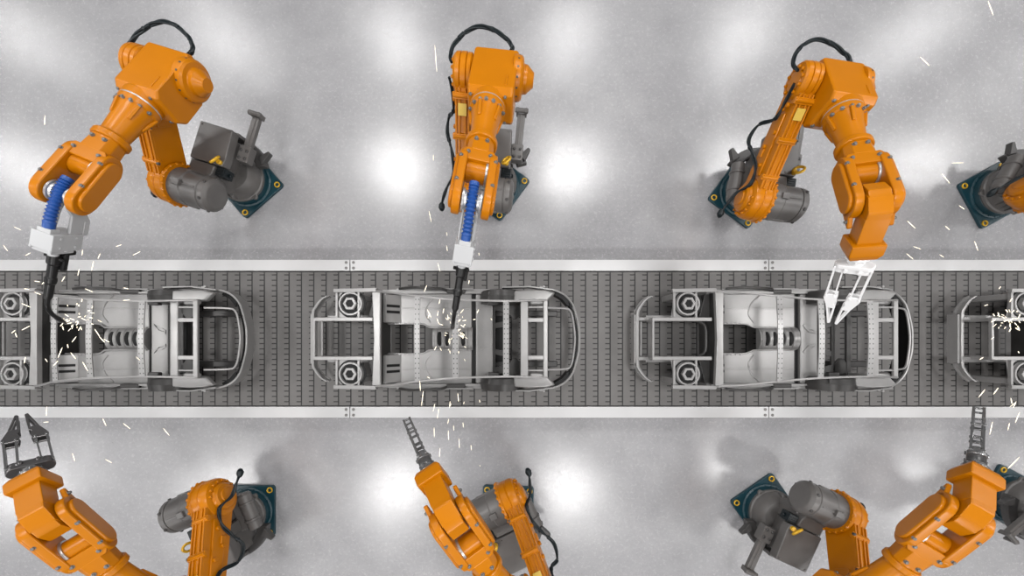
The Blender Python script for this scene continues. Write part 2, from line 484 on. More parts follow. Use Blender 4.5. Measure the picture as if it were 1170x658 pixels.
# elbow block and forearm, frame at the elbow axis, x along the forearm
sil = [(-0.25, -0.02), (-0.25, 0.18), (-0.20, 0.24), (0.54, 0.24), (0.61, 0.17), (0.61, -0.20), (0.50, -0.31), (0.10, -0.31)]
bm = bmesh.new()
def block_profile(inset):
    return sil
b = MB()
ys = [(-0.265, 0.93), (-0.24, 1.0), (0.30, 1.0), (0.325, 0.93)]
bmv = bmesh.new(); rows = []
for y, k in ys:
    rows.append([bmv.verts.new(((x - 0.16) * k + 0.16, y, z * (0.5 + k / 2))) for x, z in sil])
n = len(sil)
for i in range(3):
    for k in range(n):
        bmv.faces.new((rows[i][k], rows[i][(k + 1) % n], rows[i + 1][(k + 1) % n], rows[i + 1][k]))
bmv.faces.new(rows[0]); bmv.faces.new(rows[3][::-1])
bmesh.ops.recalc_face_normals(bmv, faces=bmv.faces)
bmesh.ops.bevel(bmv, geom=[e for e in bmv.edges if e.calc_face_angle(0) > R(12)], offset=0.012, offset_type='OFFSET', segments=2, profile=0.5, affect='EDGES', clamp_overlap=True)
b.add_bm(bmv)
b.box(0.30, 0.50, 0.20, 0.23, 0.21, 0.25, 0.01, 2)
b.cyl(-0.29, -0.24, 0.035, 'x', org=(0, 0.08, 0.1), n=14)
ME['elbow_block'] = b.mesh('elbow_block', 'orange')
b = MB().lathe([(-0.26, 0.2), (-0.29, 0.245), (-0.335, 0.245), (-0.345, 0.228), (-0.355, 0.25), (-0.42, 0.25), (-0.43, 0.232), (-0.44, 0.25), (-0.49, 0.245), (-0.52, 0.22), (-0.525, 0.17), (-0.515, 0.15), (-0.53, 0.14), (-0.54, 0.05)], 'y', n=44)
ME['elbow_hub'] = b.mesh('elbow_hub', 'orange')
b = MB().lathe([(0.26, 0.22), (0.275, 0.275), (0.30, 0.28), (0.375, 0.265), (0.40, 0.24), (0.41, 0.185), (0.42, 0.175), (0.46, 0.17), (0.53, 0.105), (0.55, 0.09), (0.55, 0.03)], 'y', n=44)
ME['elbow_cap'] = b.mesh('elbow_cap', 'orange')
b = MB().lathe([(0.50, 0.22), (0.55, 0.225), (0.56, 0.232), (0.655, 0.232), (0.66, 0.222), (0.675, 0.222), (0.68, 0.230), (0.75, 0.225), (0.765, 0.20), (0.90, 0.175), (1.20, 0.15), (1.23, 0.155), (1.245, 0.185), (1.26, 0.196), (1.315, 0.196), (1.33, 0.185), (1.335, 0.155), (1.40, 0.15)], 'x', (0, 0, A3), n=48)
for a in (20, 90, 160, 230, 310):
    b.prism([(0.70, 0.20), (0.98, 0.15), (0.98, 0.188), (0.75, 0.235)], 'y', -0.02, 0.02, 0.008, 1, mtx=Tr(0, 0, A3) @ Rt(R(a - 90 + 20), 'X'))
ME['forearm'] = b.mesh('forearm', 'orange')
ME['seal'] = MB().lathe([(0.658, 0.2), (0.658, 0.227), (0.677, 0.227), (0.677, 0.2)], 'x', (0, 0, A3), n=48).mesh('seal_ring', 'greymetal')
# fork: frame at the wrist centre, x along forearm (rolled)
oct0 = [(-0.15, -0.08), (-0.15, 0.08), (-0.09, 0.15), (0.09, 0.15), (0.15, 0.08), (0.15, -0.08), (0.09, -0.15), (-0.09, -0.15)]
b = MB().prism(oct0, 'x', -0.86, -0.62, 0.015, 2, scale1=1.1)
b.prism([(-0.64, -0.16), (-0.64, 0.16), (-0.54, 0.225), (-0.46, 0.225), (-0.46, -0.225), (-0.54, -0.225)], 'z', -0.155, 0.16, 0.015, 2)
b.cyl(-0.14, 0.14, 0.125, 'y', org=(-0.42, 0, 0), n=32)
ME['fork_base'] = b.mesh('fork_base', 'orange')
ME['fork_seal'] = MB().lathe([(0.10, 0.10), (0.10, 0.145), (0.128, 0.145), (0.128, 0.10)], 'y', (-0.42, 0, 0), n=32).mesh('fork_seal', 'greymetal')
def stadium_xz(x0, x1, r, n=12):
    p = [(x0 + r * math.cos(R(90 + 180 * k / n)), r * math.sin(R(90 + 180 * k / n))) for k in range(n + 1)]
    return p + [(x1 + r * math.cos(R(-90 + 180 * k / n)), r * math.sin(R(-90 + 180 * k / n))) for k in range(n + 1)]
for sg, nm in ((1, 'L'), (-1, 'R')):
    y0, y1, y2 = 0.125 * sg, 0.22 * sg, 0.26 * sg
    b = MB().prism(stadium_xz(-0.50, 0.0, 0.178), 'y', min(y0, y1), max(y0, y1), 0.02, 3)
    b.prism(stadium_xz(-0.47, -0.02, 0.135), 'y', min(y1 - 0.01 * sg, y2), max(y1 - 0.01 * sg, y2), 0.02, 3)
    ME['prong' + nm] = b.mesh('fork_prong', 'orange')
for nm, y0, y1 in (('lugL', 0.17, 0.22), ('lugR', -0.22, -0.17)):
    ME[nm] = MB().prism([(-0.06, -0.165), (0.10, -0.02), (0.25, -0.15), (0.24, -0.18)], 'y', y0, y1, 0.01, 1).mesh('wrist_lug', 'orange')
# gripper wrist: frame at the wrist centre, x along the tool; the tool axis runs NG above the pivot
NG = 0.168
b = MB().prism([(-0.18, -0.09), (-0.18, 0.08), (-0.12, 0.17), (0.02, 0.29), (0.42, 0.28), (0.42, 0.06), (0.20, 0.04), (0.12, -0.10), (0.0, -0.175), (-0.09, -0.16)], 'y', -0.108, 0.108, 0.014, 2)
b.prism([(-0.13, 0.16), (0.01, 0.285), (0.10, 0.285), (0.10, 0.1), (-0.13, 0.06)], 'y', -0.115, 0.115, 0.01, 2)
b.box(0.08, 0.42, -0.122, 0.122, NG - 0.122, NG + 0.122, 0.014, 2)
ME['wrist_body'] = b.mesh('wrist_body', 'orange')
b = MB().box(0.40, 0.56, -0.17, 0.17, NG - 0.17, NG + 0.17, 0.022, 2)
b.prism([(-0.165, -0.165), (0.165, -0.165), (0.165, 0.165), (-0.165, 0.165)], 'x', 0.55, 0.62, 0.012, 2, scale1=0.8, mtx=Tr(0, 0, NG))
ME['wrist_head'] = b.mesh('wrist_head', 'orange')
def flange(m):
    b = MB().lathe([(0.61, 0.11), (0.63, 0.125), (0.655, 0.125), (0.66, 0.085), (0.76, 0.08)], 'x', n=28)
    for k in range(8):
        a = 2 * PI * k / 8
        b.cyl(0.65, 0.685, 0.018, 'x', org=(0, 0.105 * math.cos(a), 0.105 * math.sin(a)), n=10)
    return b.mesh('tool_flange', m)
def palm(m):
    st = [(0.20 + 0.085 * math.cos(R(-90 + 15 * k)), 0.085 * math.sin(R(-90 + 15 * k))) for k in range(13)]
    st += [(-p, -q) for p, q in st]
    b = MB().prism(st, 'x', 0.74, 0.80, 0.012, 2)
    b.prism([(p * 0.92, q * 0.7) for p, q in st], 'x', 0.795, 0.87, 0.012, 2)
    for y in (-0.1, 0.1):
        b.cyl(0.05, 0.1, 0.028, 'z', org=(0.82, y, 0), n=12)
        b.cyl(-0.1, -0.05, 0.028, 'z', org=(0.82, y, 0), n=12)
    b.v = [(x, y * 0.70, z) for x, y, z in b.v]
    return b.mesh('gripper', m)
def finger(m, sg):
    b = MB()
    for z in (-0.055, 0.055):
        b.bar([(0.80, sg * 0.262, z), (1.26, sg * 0.25, z)], 0.03, 0.022)
        b.bar([(0.82, sg * 0.135, z), (1.26, sg * 0.115, z)], 0.022, 0.02)
    for x, y in ((0.80, 0.262), (1.25, 0.25), (0.83, 0.135), (1.25, 0.115)):
        b.cyl(-0.075, 0.075, 0.02, 'z', org=(x, sg * y, 0), n=12)
    b.v = [(x, y * 0.70, z * 0.9) for x, y, z in b.v]
    return b.mesh('finger_link', m)
def jaw(m, sg):
    b = MB()
    def P(ps): 
        ps = [(x, sg * y) for x, y in ps]
        return ps if sg > 0 else ps[::-1]
    for z0, z1 in ((-0.066, -0.034), (0.034, 0.066)):
        b.prism(P([(1.22, 0.08), (1.22, 0.272), (1.28, 0.278), (1.44, 0.18), (1.44, 0.05), (1.39, 0.05), (1.36, 0.085), (1.31, 0.06)]), 'z', z0, z1, 0.006, 1)
        b.prism(P([(1.43, 0.05), (1.43, 0.08), (1.66, 0.075), (1.70, 0.05), (1.68, 0.035)]), 'z', z0, z1, 0.005, 1)
        b.prism(P([(1.43, 0.155), (1.43, 0.188), (1.70, 0.08), (1.70, 0.05)]), 'z', z0, z1, 0.005, 1)
    for x, y in ((1.26, 0.24), (1.26, 0.10), (1.42, 0.12), (1.675, 0.06)):
        b.cyl(-0.05, 0.05, 0.016, 'z', org=(x, sg * y, 0), n=10)
    b.v = [(x, y * 0.70, z * 0.9) for x, y, z in b.v]
    return b.mesh('jaw', m)
GM = {}
for key, m in (('bright', 'litmetal'), ('dark', 'gunmetal'), ('chrome', 'steel')):
    GM[key] = dict(flange=flange('steel' if key != 'bright' else 'litmetal'), palm=palm(m), fl=finger('steel' if key == 'dark' else m, 1), fr=finger('steel' if key == 'dark' else m, -1), jl=jaw(m, 1), jr=jaw(m, -1))
# welding tool: frame at the wrist centre, x along the tool, z = hose side
ME['wrist_hub'] = MB().lathe([(-0.112, 0.13), (-0.09, 0.13), (-0.085, 0.11), (-0.06, 0.105), (-0.05, 0.08), (0.05, 0.08), (0.06, 0.105), (0.085, 0.11), (0.09, 0.13), (0.112, 0.13)], 'y', n=32).mesh('wrist_hub', 'greymetal')
b = MB().box(0.47, 0.69, -0.115, 0.115, -0.20, 0.20, 0.015, 2)
b.box(0.68, 0.73, -0.10, 0.10, -0.12, 0.18, 0.012, 2)
b.box(0.42, 0.49, -0.07, 0.07, 0.06, 0.19, 0.012, 2)
for y in (-0.095, 0.095):
    for z in (-0.16, 0.0, 0.2):
        b.cyl(0.67, 0.70, 0.016, 'x', org=(0, y * 1.04, z * 0.95), n=10)
for z in (-0.1, 0.1):
    for x in (0.52, 0.64):
        b.cyl(0.11, 0.128, 0.018, 'y', org=(x, 0, z), n=10)
# side bracket from the pivot to the body
b.prism([(-0.05, -0.07), (-0.05, 0.07), (0.16, 0.05), (0.24, -0.02), (0.50, -0.02), (0.50, -0.28), (0.30, -0.28), (0.14, -0.16)], 'y', 0.06, 0.095, 0.008, 1)
b.prism([(-0.05, -0.07), (-0.05, 0.07), (0.16, 0.05), (0.48, 0.08), (0.48, -0.02), (0.14, -0.12)], 'y', -0.095, -0.07, 0.008, 1)
b.box(0.30, 0.50, -0.02, 0.10, -0.28, -0.19, 0.012, 1)
b.tube([(0.05, 0.0, 0.02), (0.48, 0.0, 0.08)], 0.022, 10)
b.cyl(0.72, 0.80, 0.05, 'x', org=(0, 0, 0.02), n=20)
ME['weld_body'] = b.mesh('welding_tool', 'white')
pts = catmull([(-0.20, 0, -0.01), (-0.10, 0, 0.05), (0.08, 0, 0.10), (0.28, 0, 0.13), (0.46, 0, 0.13)], 18)
rad = []
for i in range(len(pts)):
    rad.append(0.052 + 0.009 * math.cos(i * PI * 0.5) if 10 <= i <= len(pts) - 13 else 0.056)
ME['hose'] = MB().tube(pts, rad, 16).mesh('hose', 'blue')
b = MB().lathe([(0.78, 0.05), (0.79, 0.065), (0.90, 0.065), (0.92, 0.05), (1.08, 0.048), (1.10, 0.058), (1.16, 0.058), (1.18, 0.046), (1.36, 0.044), (1.40, 0.03)], 'x', (0, 0, 0.0), n=22)
b.box(0.74, 0.80, -0.04, 0.04, -0.24, 0.02, 0.01, 1)
b.box(0.76, 0.98, 0.02, 0.09, -0.09, -0.02, 0.01, 1)
b.cyl(-0.1, 0.1, 0.022, 'y', org=(0.82, 0, 0.0), n=12)
ME['torch'] = b.mesh('welding_torch', 'blackmetal')
np_ = catmull([(1.38, 0, 0.0), (1.5, 0, -0.015), (1.62, 0, -0.08), (1.74, 0, -0.20), (1.84, 0, -0.32)], 6)
ME['torch_neck'] = MB().tube(np_, [0.026] * (len(np_) - 8) + [0.03] * 4 + [0.022, 0.018, 0.015, 0.012], 12).mesh('torch_neck', 'blackmetal')

def cable_mesh(points, name, strands=3, r=0.015, spread=0.016, knob=None):
    c = catmull(points, 9)
    b = MB()
    for sidx in range(strands):
        path = []
        for i, p in enumerate(c):
            a = 2 * PI * sidx / strands + i * 0.22
            t = (c[min(i + 1, len(c) - 1)] - c[max(i - 1, 0)]).normalized()
            u = t.orthogonal().normalized(); w = t.cross(u)
            path.append(p + (u * math.cos(a) + w * math.sin(a)) * spread * min(1, 0.35 + 4 * min(i, len(c) - 1 - i) / len(c)))
        b.tube(path, r, 8)
    for q in (0.3, 0.55, 0.8):
        i = int(q * (len(c) - 1))
        b.tube([c[i], c[i + 1]], r + spread, 12)
    if knob:
        b.lathe([(-0.07, 0.01), (-0.05, 0.035), (0.0, 0.055), (0.05, 0.045), (0.08, 0.025)], 'x', knob, n=18)
    return b.mesh(name, 'black')
# loop over the elbow (elbow frame) ; link-side run (shoulder-link frame)
ME['cable_elbow'] = cable_mesh([(-0.02, -0.56, 0.12), (-0.15, -0.60, 0.12), (-0.36, -0.56, 0.16), (-0.56, -0.40, 0.22), (-0.63, -0.18, 0.24), (-0.54, 0.08, 0.20), (-0.38, 0.22, 0.16), (-0.30, 0.14, 0.10), (-0.25, 0.08, 0.10)], 'cable')
ME['cable_link'] = cable_mesh([(-0.27, -0.78, -0.02), (-0.12, -0.74, 0.0), (0.06, -0.67, 0.0), (0.22, -0.57, 0.10), (0.45, -0.56, 0.03), (0.62, -0.62, -0.10), (0.80, -0.70, -0.25), (1.02, -0.66, -0.22), (1.12, -0.56, -0.02), (1.35, -0.55, 0.05), (1.55, -0.58, 0.14)], 'cable_link', 2, 0.016, 0.014, knob=(-0.30, -0.78, -0.02))

def bolt_at(parent, key, pos, nrm, name='bolt'):
    q = Vector(nrm).to_track_quat('Z', 'Y').to_matrix().to_4x4()
    return put(name, ME[key], parent, Tr(*pos) @ q)

# ------------------------------------------------------------------ robots
def robot(plate_px, plate_rot, yaw, q2, q3, q4, q5, q6, tool, label, finish='bright'):
    base = pt(plate_px[0], plate_px[1], 0)
    root = empty('industrial_robot', base, R(yaw))
    tag(root, label, 'robot', 'orange industrial robots along the conveyor')
    I = Matrix.Identity(4)
    pl = put('base_plate', ME['base_plate'], root, Rt(R(plate_rot - yaw), 'Z'))
    pl['label'] = 'teal square floor plate'
    for sx in (-1, 1):
        for sy in (-1, 1):
            ab = put('anchor_bolt', ME['anchor_bolt'], pl, Tr(sx * 0.40, sy * 0.40, 0.055)); ab['label'] = 'yellow anchor ring'
    put('turntable', ME['turntable'], root, I)
    put('gear_housing', ME['gear_housing'], root, I)
    put('neck', ME['neck'], root, I)
    e = put('eye_bolt', ME['eye_bolt'], root, Tr(0.0, 0.235, 1.03) @ Matrix.Scale(1.35, 4)); e['label'] = 'yellow lifting eye bolt'
    put('connector_box', ME['connector'], root, I)
    tb = put('tail_bracket', ME['tail'], root, I)
    for x, y in ((-0.23, 0.33), (-0.23, 0.43), (-0.36, 0.33), (-0.36, 0.43)):
        bolt_at(tb, 'gbolt', (x, y, 0.82), (0, 0, 1))
    put('rear_cradle', ME['cradle'], root, I)
    put('balancer_cylinder', ME['balancer'], root, Tr(0.12, -0.47, 0.62))
    # shoulder
    S = Tr(A1, 0, ZS)
    mo = put('shoulder_motor', ME['motor'], root, S)
    mc = put('motor_end_cap', ME['motor_cap'], mo, I)
    for k in range(6):
        a = R(30 + 60 * k)
        bolt_at(mo, 'gbolt', (0.267 * math.sin(a), 0.315, 0.267 * math.cos(a)), (math.sin(a), 0, math.cos(a)))
    LF = S @ Rt(-R(q2), 'Y')                       # x axis along the link
    hub = put('shoulder_hub', ME['shoulder_hub'], root, LF)
    for k in range(20):
        a = R(18 * k)
        bolt_at(hub, 'obolt', (0.325 * math.sin(a), -0.228, 0.325 * math.cos(a)), (math.sin(a), 0.9, math.cos(a)))
    # link z must face forward/up: after rotating x backwards-up the local z points forward? flip if needed
    LK = LF @ Rt(PI, 'X') @ Matrix.Scale(1, 4) if False else LF
    lk = put('link_arm', ME['link'], root, LK @ FLIP)
    for x in (0.36, 0.86, 1.36):
        put('cable_clamp', ME['clamp'], lk, Tr(x, 0, 0.0 - 0.02 * (x / 1.36)))
        bolt_at(lk, 'gbolt', (x, -0.27, 0.262 - 0.02 * x), (0, 1, 0))
    lb = put('label_plate', ME['label'], lk, Tr(1.20, -0.385, 0.236)); lb['label'] = 'small yellow label plate'
    put('cable', ME['cable_link'], root, LK @ FLIP)
    # elbow
    E = LF @ Tr(L2, 0, 0)
    Ep = E.to_translation()
    EF = Matrix.Translation(Ep) @ Rt(-R(q3), 'Y')
    eb = put('elbow_block', ME['elbow_block'], root, EF)
    for y, z in ((-0.2, 0.16), (0.2, 0.16), (-0.2, -0.2), (0.2, -0.2)):
        bolt_at(eb, 'bolt', (0.60, y * 1.1, z), (1, 0, 0.4))
    eh = put('elbow_hub', ME['elbow_hub'], root, EF)
    for k in range(10):
        a = R(36 * k)
        bolt_at(eh, 'obolt', (0.17 * math.sin(a), -0.52, 0.17 * math.cos(a)), (0, -1, 0))
    ec = put('elbow_cap', ME['elbow_cap'], root, EF)
    for k in range(14):
        a = R(360 / 14 * k)
        bolt_at(ec, 'socket', (0.262 * math.sin(a), 0.338, 0.262 * math.cos(a)), (math.sin(a), 0.1, math.cos(a)))
    put('cable', ME['cable_elbow'], root, EF)
    fa = put('forearm', ME['forearm'], root, EF)
    put('seal_ring', ME['seal'], fa, I)
    for a in (-75, -45, -20, 0, 25, 50, 80):
        aa = R(a)
        bolt_at(fa, 'bolt', (0.758, 0.213 * math.sin(aa), A3 + 0.213 * math.cos(aa)), (0.5, math.sin(aa), math.cos(aa)))
    # fork, rolled about the forearm axis
    W = EF @ Tr(D4, 0, A3) @ Rt(R(q4), 'X')
    fb = put('fork_base', ME['fork_base'], root, W)
    put('fork_seal', ME['fork_seal'], fb, I)
    for x, y in ((-0.79, -0.065), (-0.79, 0.065), (-0.56, -0.13), (-0.56, 0.13)):
        bolt_at(fb, 'bolt', (x, y, 0.16), (0, 0, 1))
    for sg, nm in ((1, 'L'), (-1, 'R')):
        pr = put('fork_prong', ME['prong' + nm], root, W)
        for x in (-0.47, -0.12):
            bolt_at(pr, 'bolt', (x, sg * 0.20, 0.17), (0, 0.3 * sg, 1))
            bolt_at(pr, 'bolt', (x - 0.0, sg * 0.19, -0.17), (0, 0.3 * sg, -1))
    TF = W @ Rt(R(q5), 'Y')
    if tool == 'weld':
        put('wrist_hub', ME['wrist_hub'], root, TF)
        wt = put('welding_tool', ME['weld_body'], root, TF @ Rt(R(q6), 'X'))
        wt['label'] = 'white welding tool body'
        h = put('hose', ME['hose'], wt, I); h['label'] = 'blue corrugated hose'
        t = put('welding_torch', ME['torch'], wt, I); t['label'] = 'black welding torch'
        put('torch_neck', ME['torch_neck'], wt, I)
    else:
        put('wrist_body', ME['wrist_body'], root, TF)
        put('wrist_head', ME['wrist_head'], root, TF)
        g = GM[finish]
        for nm, y in (('lugL', 0.222), ('lugR', -0.222)):
            lug = put('wrist_lug', ME[nm], root, W)
            bolt_at(lug, 'bolt', (0.17, y, -0.13), (0, 1 if y > 0 else -1, 0))
        GF = TF @ Tr(0, 0, NG) @ Rt(R(q6), 'X')
        put('tool_flange', g['flange'], root, GF)
        pm = put('gripper', g['palm'], root, GF)
        pm['label'] = {'bright': 'strongly lit metal two-finger gripper', 'dark': 'dark metal two-finger gripper', 'chrome': 'steel two-finger gripper'}[finish]
        for a, b2 in (('fl', 'jl'), ('fr', 'jr')):
            put('finger_link', g[a], pm, I); put('jaw', g[b2], pm, I)
    return root
# rotating x up and back by q2 leaves local z pointing back-down for q2 > 90, so the link mesh is turned over (z mirrored about x)
FLIP = Matrix.Diagonal((1, 1, -1, 1))

robot((285, 210), 41, -107.14, 146.4, 19.54, -14.9, 33.5, 0, 'weld', 'orange welding robot at upper left, blue hose and white tool above the leftmost car frame')
robot((565.5, 213.5), 54, -95.87, 140.79, 22.26, -8.8, 50.2, 0, 'weld', 'orange welding robot at upper centre with blue hose, welding the middle car frame')
robot((847.5, 222), 53.4, -98.92, 148.77, 24.83, 21.7, 69.1, 25, 'grip', 'orange robot at upper right with brightly lit open gripper over a car frame', 'bright')
robot((1130.5, 223.5), 28.4, -120, 147, 22, 0, 40, 0, 'weld', 'orange robot cut off at right picture edge above the conveyor, shoulder and base showing')
robot((286.5, 582.5), 0, 111.86, 148.08, 23.03, 30.2, 56.0, 29, 'grip', 'orange robot at lower left holding up a dark open two-jaw gripper', 'dark')
robot((580, 583), -2, 116.55, 140.73, 21.38, 13.6, 73.6, 99, 'grip', 'orange robot at lower centre with steel gripper turned edge-on', 'chrome')
robot((873, 579), 34.6, 65.33, 148.01, 22.23, -22.6, 55.0, 53, 'grip', 'orange robot at lower right, grey motor on left and edge-on gripper reaching the rail', 'chrome')
robot((1152, 568), 62, 40, 148, 22, 0, 40, 0, 'grip', 'robot at the lower right picture edge, only teal base and grey turntable showing', 'dark')

# ------------------------------------------------------------------ car body frames
CM = {}
def car_parts():
    P = []      # (name, mesh, [(subname, mesh)])
    # bumper beam
    bp = catmull([(0.26, 0.72, 0.72), (0.15, 0.65, 0.72), (0.05, 0.52, 0.72), (0.015, 0.41, 0.72), (0.01, 0.0, 0.72), (0.015, -0.41, 0.72), (0.05, -0.52, 0.72), (0.15, -0.65, 0.72), (0.26, -0.72, 0.72)], 6)
    b = MB().bar([p + Vector((0, 0, 0.05)) for p in bp], 0.035, 0.02).bar([p + Vector((0, 0, -0.05)) for p in bp], 0.06, 0.02).bar([p + Vector((0.02, 0, 0)) for p in bp], 0.012, 0.12)
    P.append(('front_bumper', b.mesh('front_bumper', 'carlight'), []))
    b = MB().box(-0.035, 0.0, -0.42, 0.42, 0.58, 0.76, 0.008, 1)
    for sy in (-1, 1):
        b.box(0.02, 0.24, sy * 0.34 - 0.03, sy * 0.34 + 0.03, 0.66, 0.72, 0.006, 1)
    b.box(0.1, 0.13, -0.30, 0.30, 0.62, 0.66, 0.004, 1)
    P.append(('bumper_beam', b.mesh('bumper_beam', 'carlight'), []))
    # front frame: two longitudinal members and cross bar
    b = MB()
    for sy in (-1, 1):
        b.box(0.17, 1.14, sy * 0.318 - 0.03, sy * 0.318 + 0.03, 1.0, 1.06, 0.006, 1)
        b.box(0.22, 0.30, sy * 0.318 - 0.028, sy * 0.318 + 0.028, 0.60, 1.02, 0.006, 1)
        b.box(0.2, 1.2, sy * 0.36 - 0.05, sy * 0.36 + 0.05, 0.52, 0.64, 0.01, 1)
    b.box(0.165, 0.20, -0.34, 0.34, 1.01, 1.062, 0.006, 1)
    P.append(('front_frame', b.mesh('front_frame', 'carlight'), []))
    # strut towers
    for sy in (-1, 1):
        b = MB().prism([(0.50, 0.345), (0.94, 0.345), (0.90, 0.76), (0.56, 0.76)] if sy > 0 else [(0.56, -0.76), (0.90, -0.76), (0.94, -0.345), (0.50, -0.345)], 'z', 0.965, 0.985, 0.006, 1)
        for x0, x1 in ((0.52, 0.555), (0.88, 0.915)):
            b.box(x0, x1, min(sy * 0.345, sy * 0.76), max(sy * 0.345, sy * 0.76), 0.98, 1.03, 0.004, 1)
        b.box(0.55, 0.9, sy * 0.70 - 0.05, sy * 0.70 + 0.05, 0.45, 0.97, 0.01, 1)
        o = (0.765, sy * 0.575, 0)
        c = MB().lathe([(0.97, 0.205), (0.99, 0.205), (1.0, 0.197), (1.035, 0.19), (1.035, 0.165), (0.99, 0.155)], 'z', o, n=36)
        c.lathe([(0.985, 0.112), (1.06, 0.112), (1.065, 0.10), (1.065, 0.07), (1.03, 0.066)], 'z', o, n=6)
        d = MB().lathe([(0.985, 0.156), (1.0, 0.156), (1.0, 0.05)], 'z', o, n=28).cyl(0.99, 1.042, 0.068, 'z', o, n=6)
        e2 = MB().lathe([(0.984, 0.235), (0.992, 0.235), (0.992, 0.19)], 'z', (o[0] + 0.01, o[1], 0), n=28)
        P.append(('strut_tower', b.mesh('strut_tower', 'carlight'), [('tower_cup', c.mesh('tower_cup', 'carlight')), ('tower_recess', d.mesh('tower_recess', 'carblack')), ('tower_gasket', e2.mesh('tower_gasket', 'carblack'))]))
        # front fender rail
        f = MB().bar([(0.50, sy * 0.785, 1.03), (0.9, sy * 0.785, 1.05), (1.2, sy * 0.79, 1.06)], 0.05, 0.05)
        f.bar([(0.50, sy * 0.81, 0.98), (1.2, sy * 0.82, 1.0)], 0.012, 0.12)
        P.append(('fender_rail', f.mesh('fender_rail', 'carlight'), []))
    # cowl bar
    b = MB().prism([(1.155, -0.75), (1.29, -0.75), (1.285, 0.0), (1.29, 0.75), (1.155, 0.75), (1.185, 0.0)][::1], 'z', 1.05, 1.13, 0.012, 2)
    P.append(('cowl_bar', b.mesh('cowl_bar', 'carlight'), []))
    b = MB().box(1.19, 1.26, -0.76, 0.76, 0.5, 1.05, 0.01, 1)
    for sy in (-1, 1):
        b.prism([(1.0, 0.36), (1.25, 0.36), (1.25, 0.75), (1.1, 0.75)] if sy > 0 else [(1.1, -0.75), (1.25, -0.75), (1.25, -0.36), (1.0, -0.36)], 'z', 0.6, 0.9, 0.02, 2)
    b.tube(catmull([(1.0, 0.3, 0.86), (1.12, 0.22, 0.86), (1.14, 0.0, 0.86), (1.12, -0.22, 0.86), (1.0, -0.3, 0.86)], 6), 0.03, 10)
    P.append(('firewall', b.mesh('firewall', 'cardark'), []))
    # floor pan, in two halves with the tunnel opening cut between them
    hole = [(1.27, 0.25), (1.85, 0.25), (1.97, 0.2), (2.05, 0.185)]
    b = MB()
    for sy in (-1, 1):
        poly = [(1.27, 0.765), (1.27, 0.25), (1.86, 0.25), (1.98, 0.205), (2.10, 0.185), (2.72, 0.185), (2.72, 0.765)]
        poly = [(x, sy * y) for x, y in poly]
        b.prism(poly if sy < 0 else poly[::-1], 'z', 0.70, 0.735, 0.008, 1)
        b.box(1.45, 2.7, sy * 0.52 - 0.012, sy * 0.52 + 0.012, 0.733, 0.742, 0.003, 1)
        b.tube(catmull([(2.12, sy * 0.74, 0.733), (1.98, sy * 0.6, 0.733), (1.93, sy * 0.42, 0.733), (2.02, sy * 0.28, 0.733)], 6), 0.012, 8)
        # toe board with vents
        b.prism([(1.27, 0.72), (1.27, 0.95), (1.32, 0.95), (1.52, 0.735), (1.5, 0.71)], 'y', min(sy * 0.27, sy * 0.74), max(sy * 0.27, sy * 0.74), 0.012, 2)
    fp = b.mesh('floor_pan', 'car')
    vents = []
    for sy in (-1, 1):
        for y in (0.45, 0.55):
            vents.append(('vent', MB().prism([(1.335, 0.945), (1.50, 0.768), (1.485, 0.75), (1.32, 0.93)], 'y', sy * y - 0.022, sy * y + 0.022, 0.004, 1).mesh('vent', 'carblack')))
    lip = MB()
    for sy in (-1, 1):
        lip.tube(catmull([(1.30, sy * 0.255, 0.745), (1.84, sy * 0.255, 0.745), (1.97, sy * 0.21, 0.76), (2.08, sy * 0.19, 0.78), (2.7, sy * 0.19, 0.75)], 5), 0.014, 8)
        for k in range(7): lip.cyl(0.735, 0.765, 0.016, 'z', (1.34 + 0.075 * k, sy * 0.262, 0), n=8)
    P.append(('floor_pan', fp, vents + [('tunnel_lip', lip.mesh('tunnel_lip', 'carlight'))]))
    # tunnel hump with ribs and slots
    arc = [(0.195 * math.cos(R(a)), 0.72 + 0.13 * math.sin(R(a))) for a in range(0, 181, 15)]
    b = MB().prism(arc, 'x', 2.07, 2.74, 0.0)
    for x in (2.10, 2.22, 2.35, 2.49, 2.62):
        b.prism([(p * 1.02, 0.72 + (q - 0.72) * 1.14) for p, q in arc], 'x', x, x + 0.05, 0.008, 1)
    slots = []
    for x in (2.185, 2.315, 2.45, 2.585):
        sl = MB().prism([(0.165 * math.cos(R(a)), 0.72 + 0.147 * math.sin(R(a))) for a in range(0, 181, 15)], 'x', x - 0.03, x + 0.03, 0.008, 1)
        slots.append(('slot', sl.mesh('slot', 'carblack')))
    P.append(('tunnel', b.mesh('tunnel', 'car'), slots))
    # sills: deep rockers that stand on the belt
    for sy in (-1, 1):
        b = MB()
        b.bar([(1.2, sy * 0.80, 0.57), (2.0, sy * 0.815, 0.57), (3.1, sy * 0.815, 0.57)], 0.07, 0.372)
        b.bar([(1.25, sy * 0.775, 0.80), (2.0, sy * 0.78, 0.78), (3.1, sy * 0.78, 0.78)], 0.03, 0.06)
        b.bar([(1.45, sy * 0.842, 0.775), (2.1, sy * 0.85, 0.775), (2.75, sy * 0.845, 0.775)], 0.018, 0.03)
        P.append(('sill', b.mesh('sill', 'car'), []))
        # door pillar stubs curving over the sill
        d = MB().tube(catmull([(1.5, sy * 0.85, 0.8), (1.75, sy * 0.855, 0.92), (1.95, sy * 0.84, 0.98), (2.2, sy * 0.84, 0.9), (2.3, sy * 0.82, 0.8)], 5), 0.022, 8)
        d.box(2.3, 2.62, sy * 0.80 - 0.035, sy * 0.80 + 0.035, 0.75, 0.82, 0.012, 1)
        P.append(('door_frame', d.mesh('door_frame', 'cardark'), []))
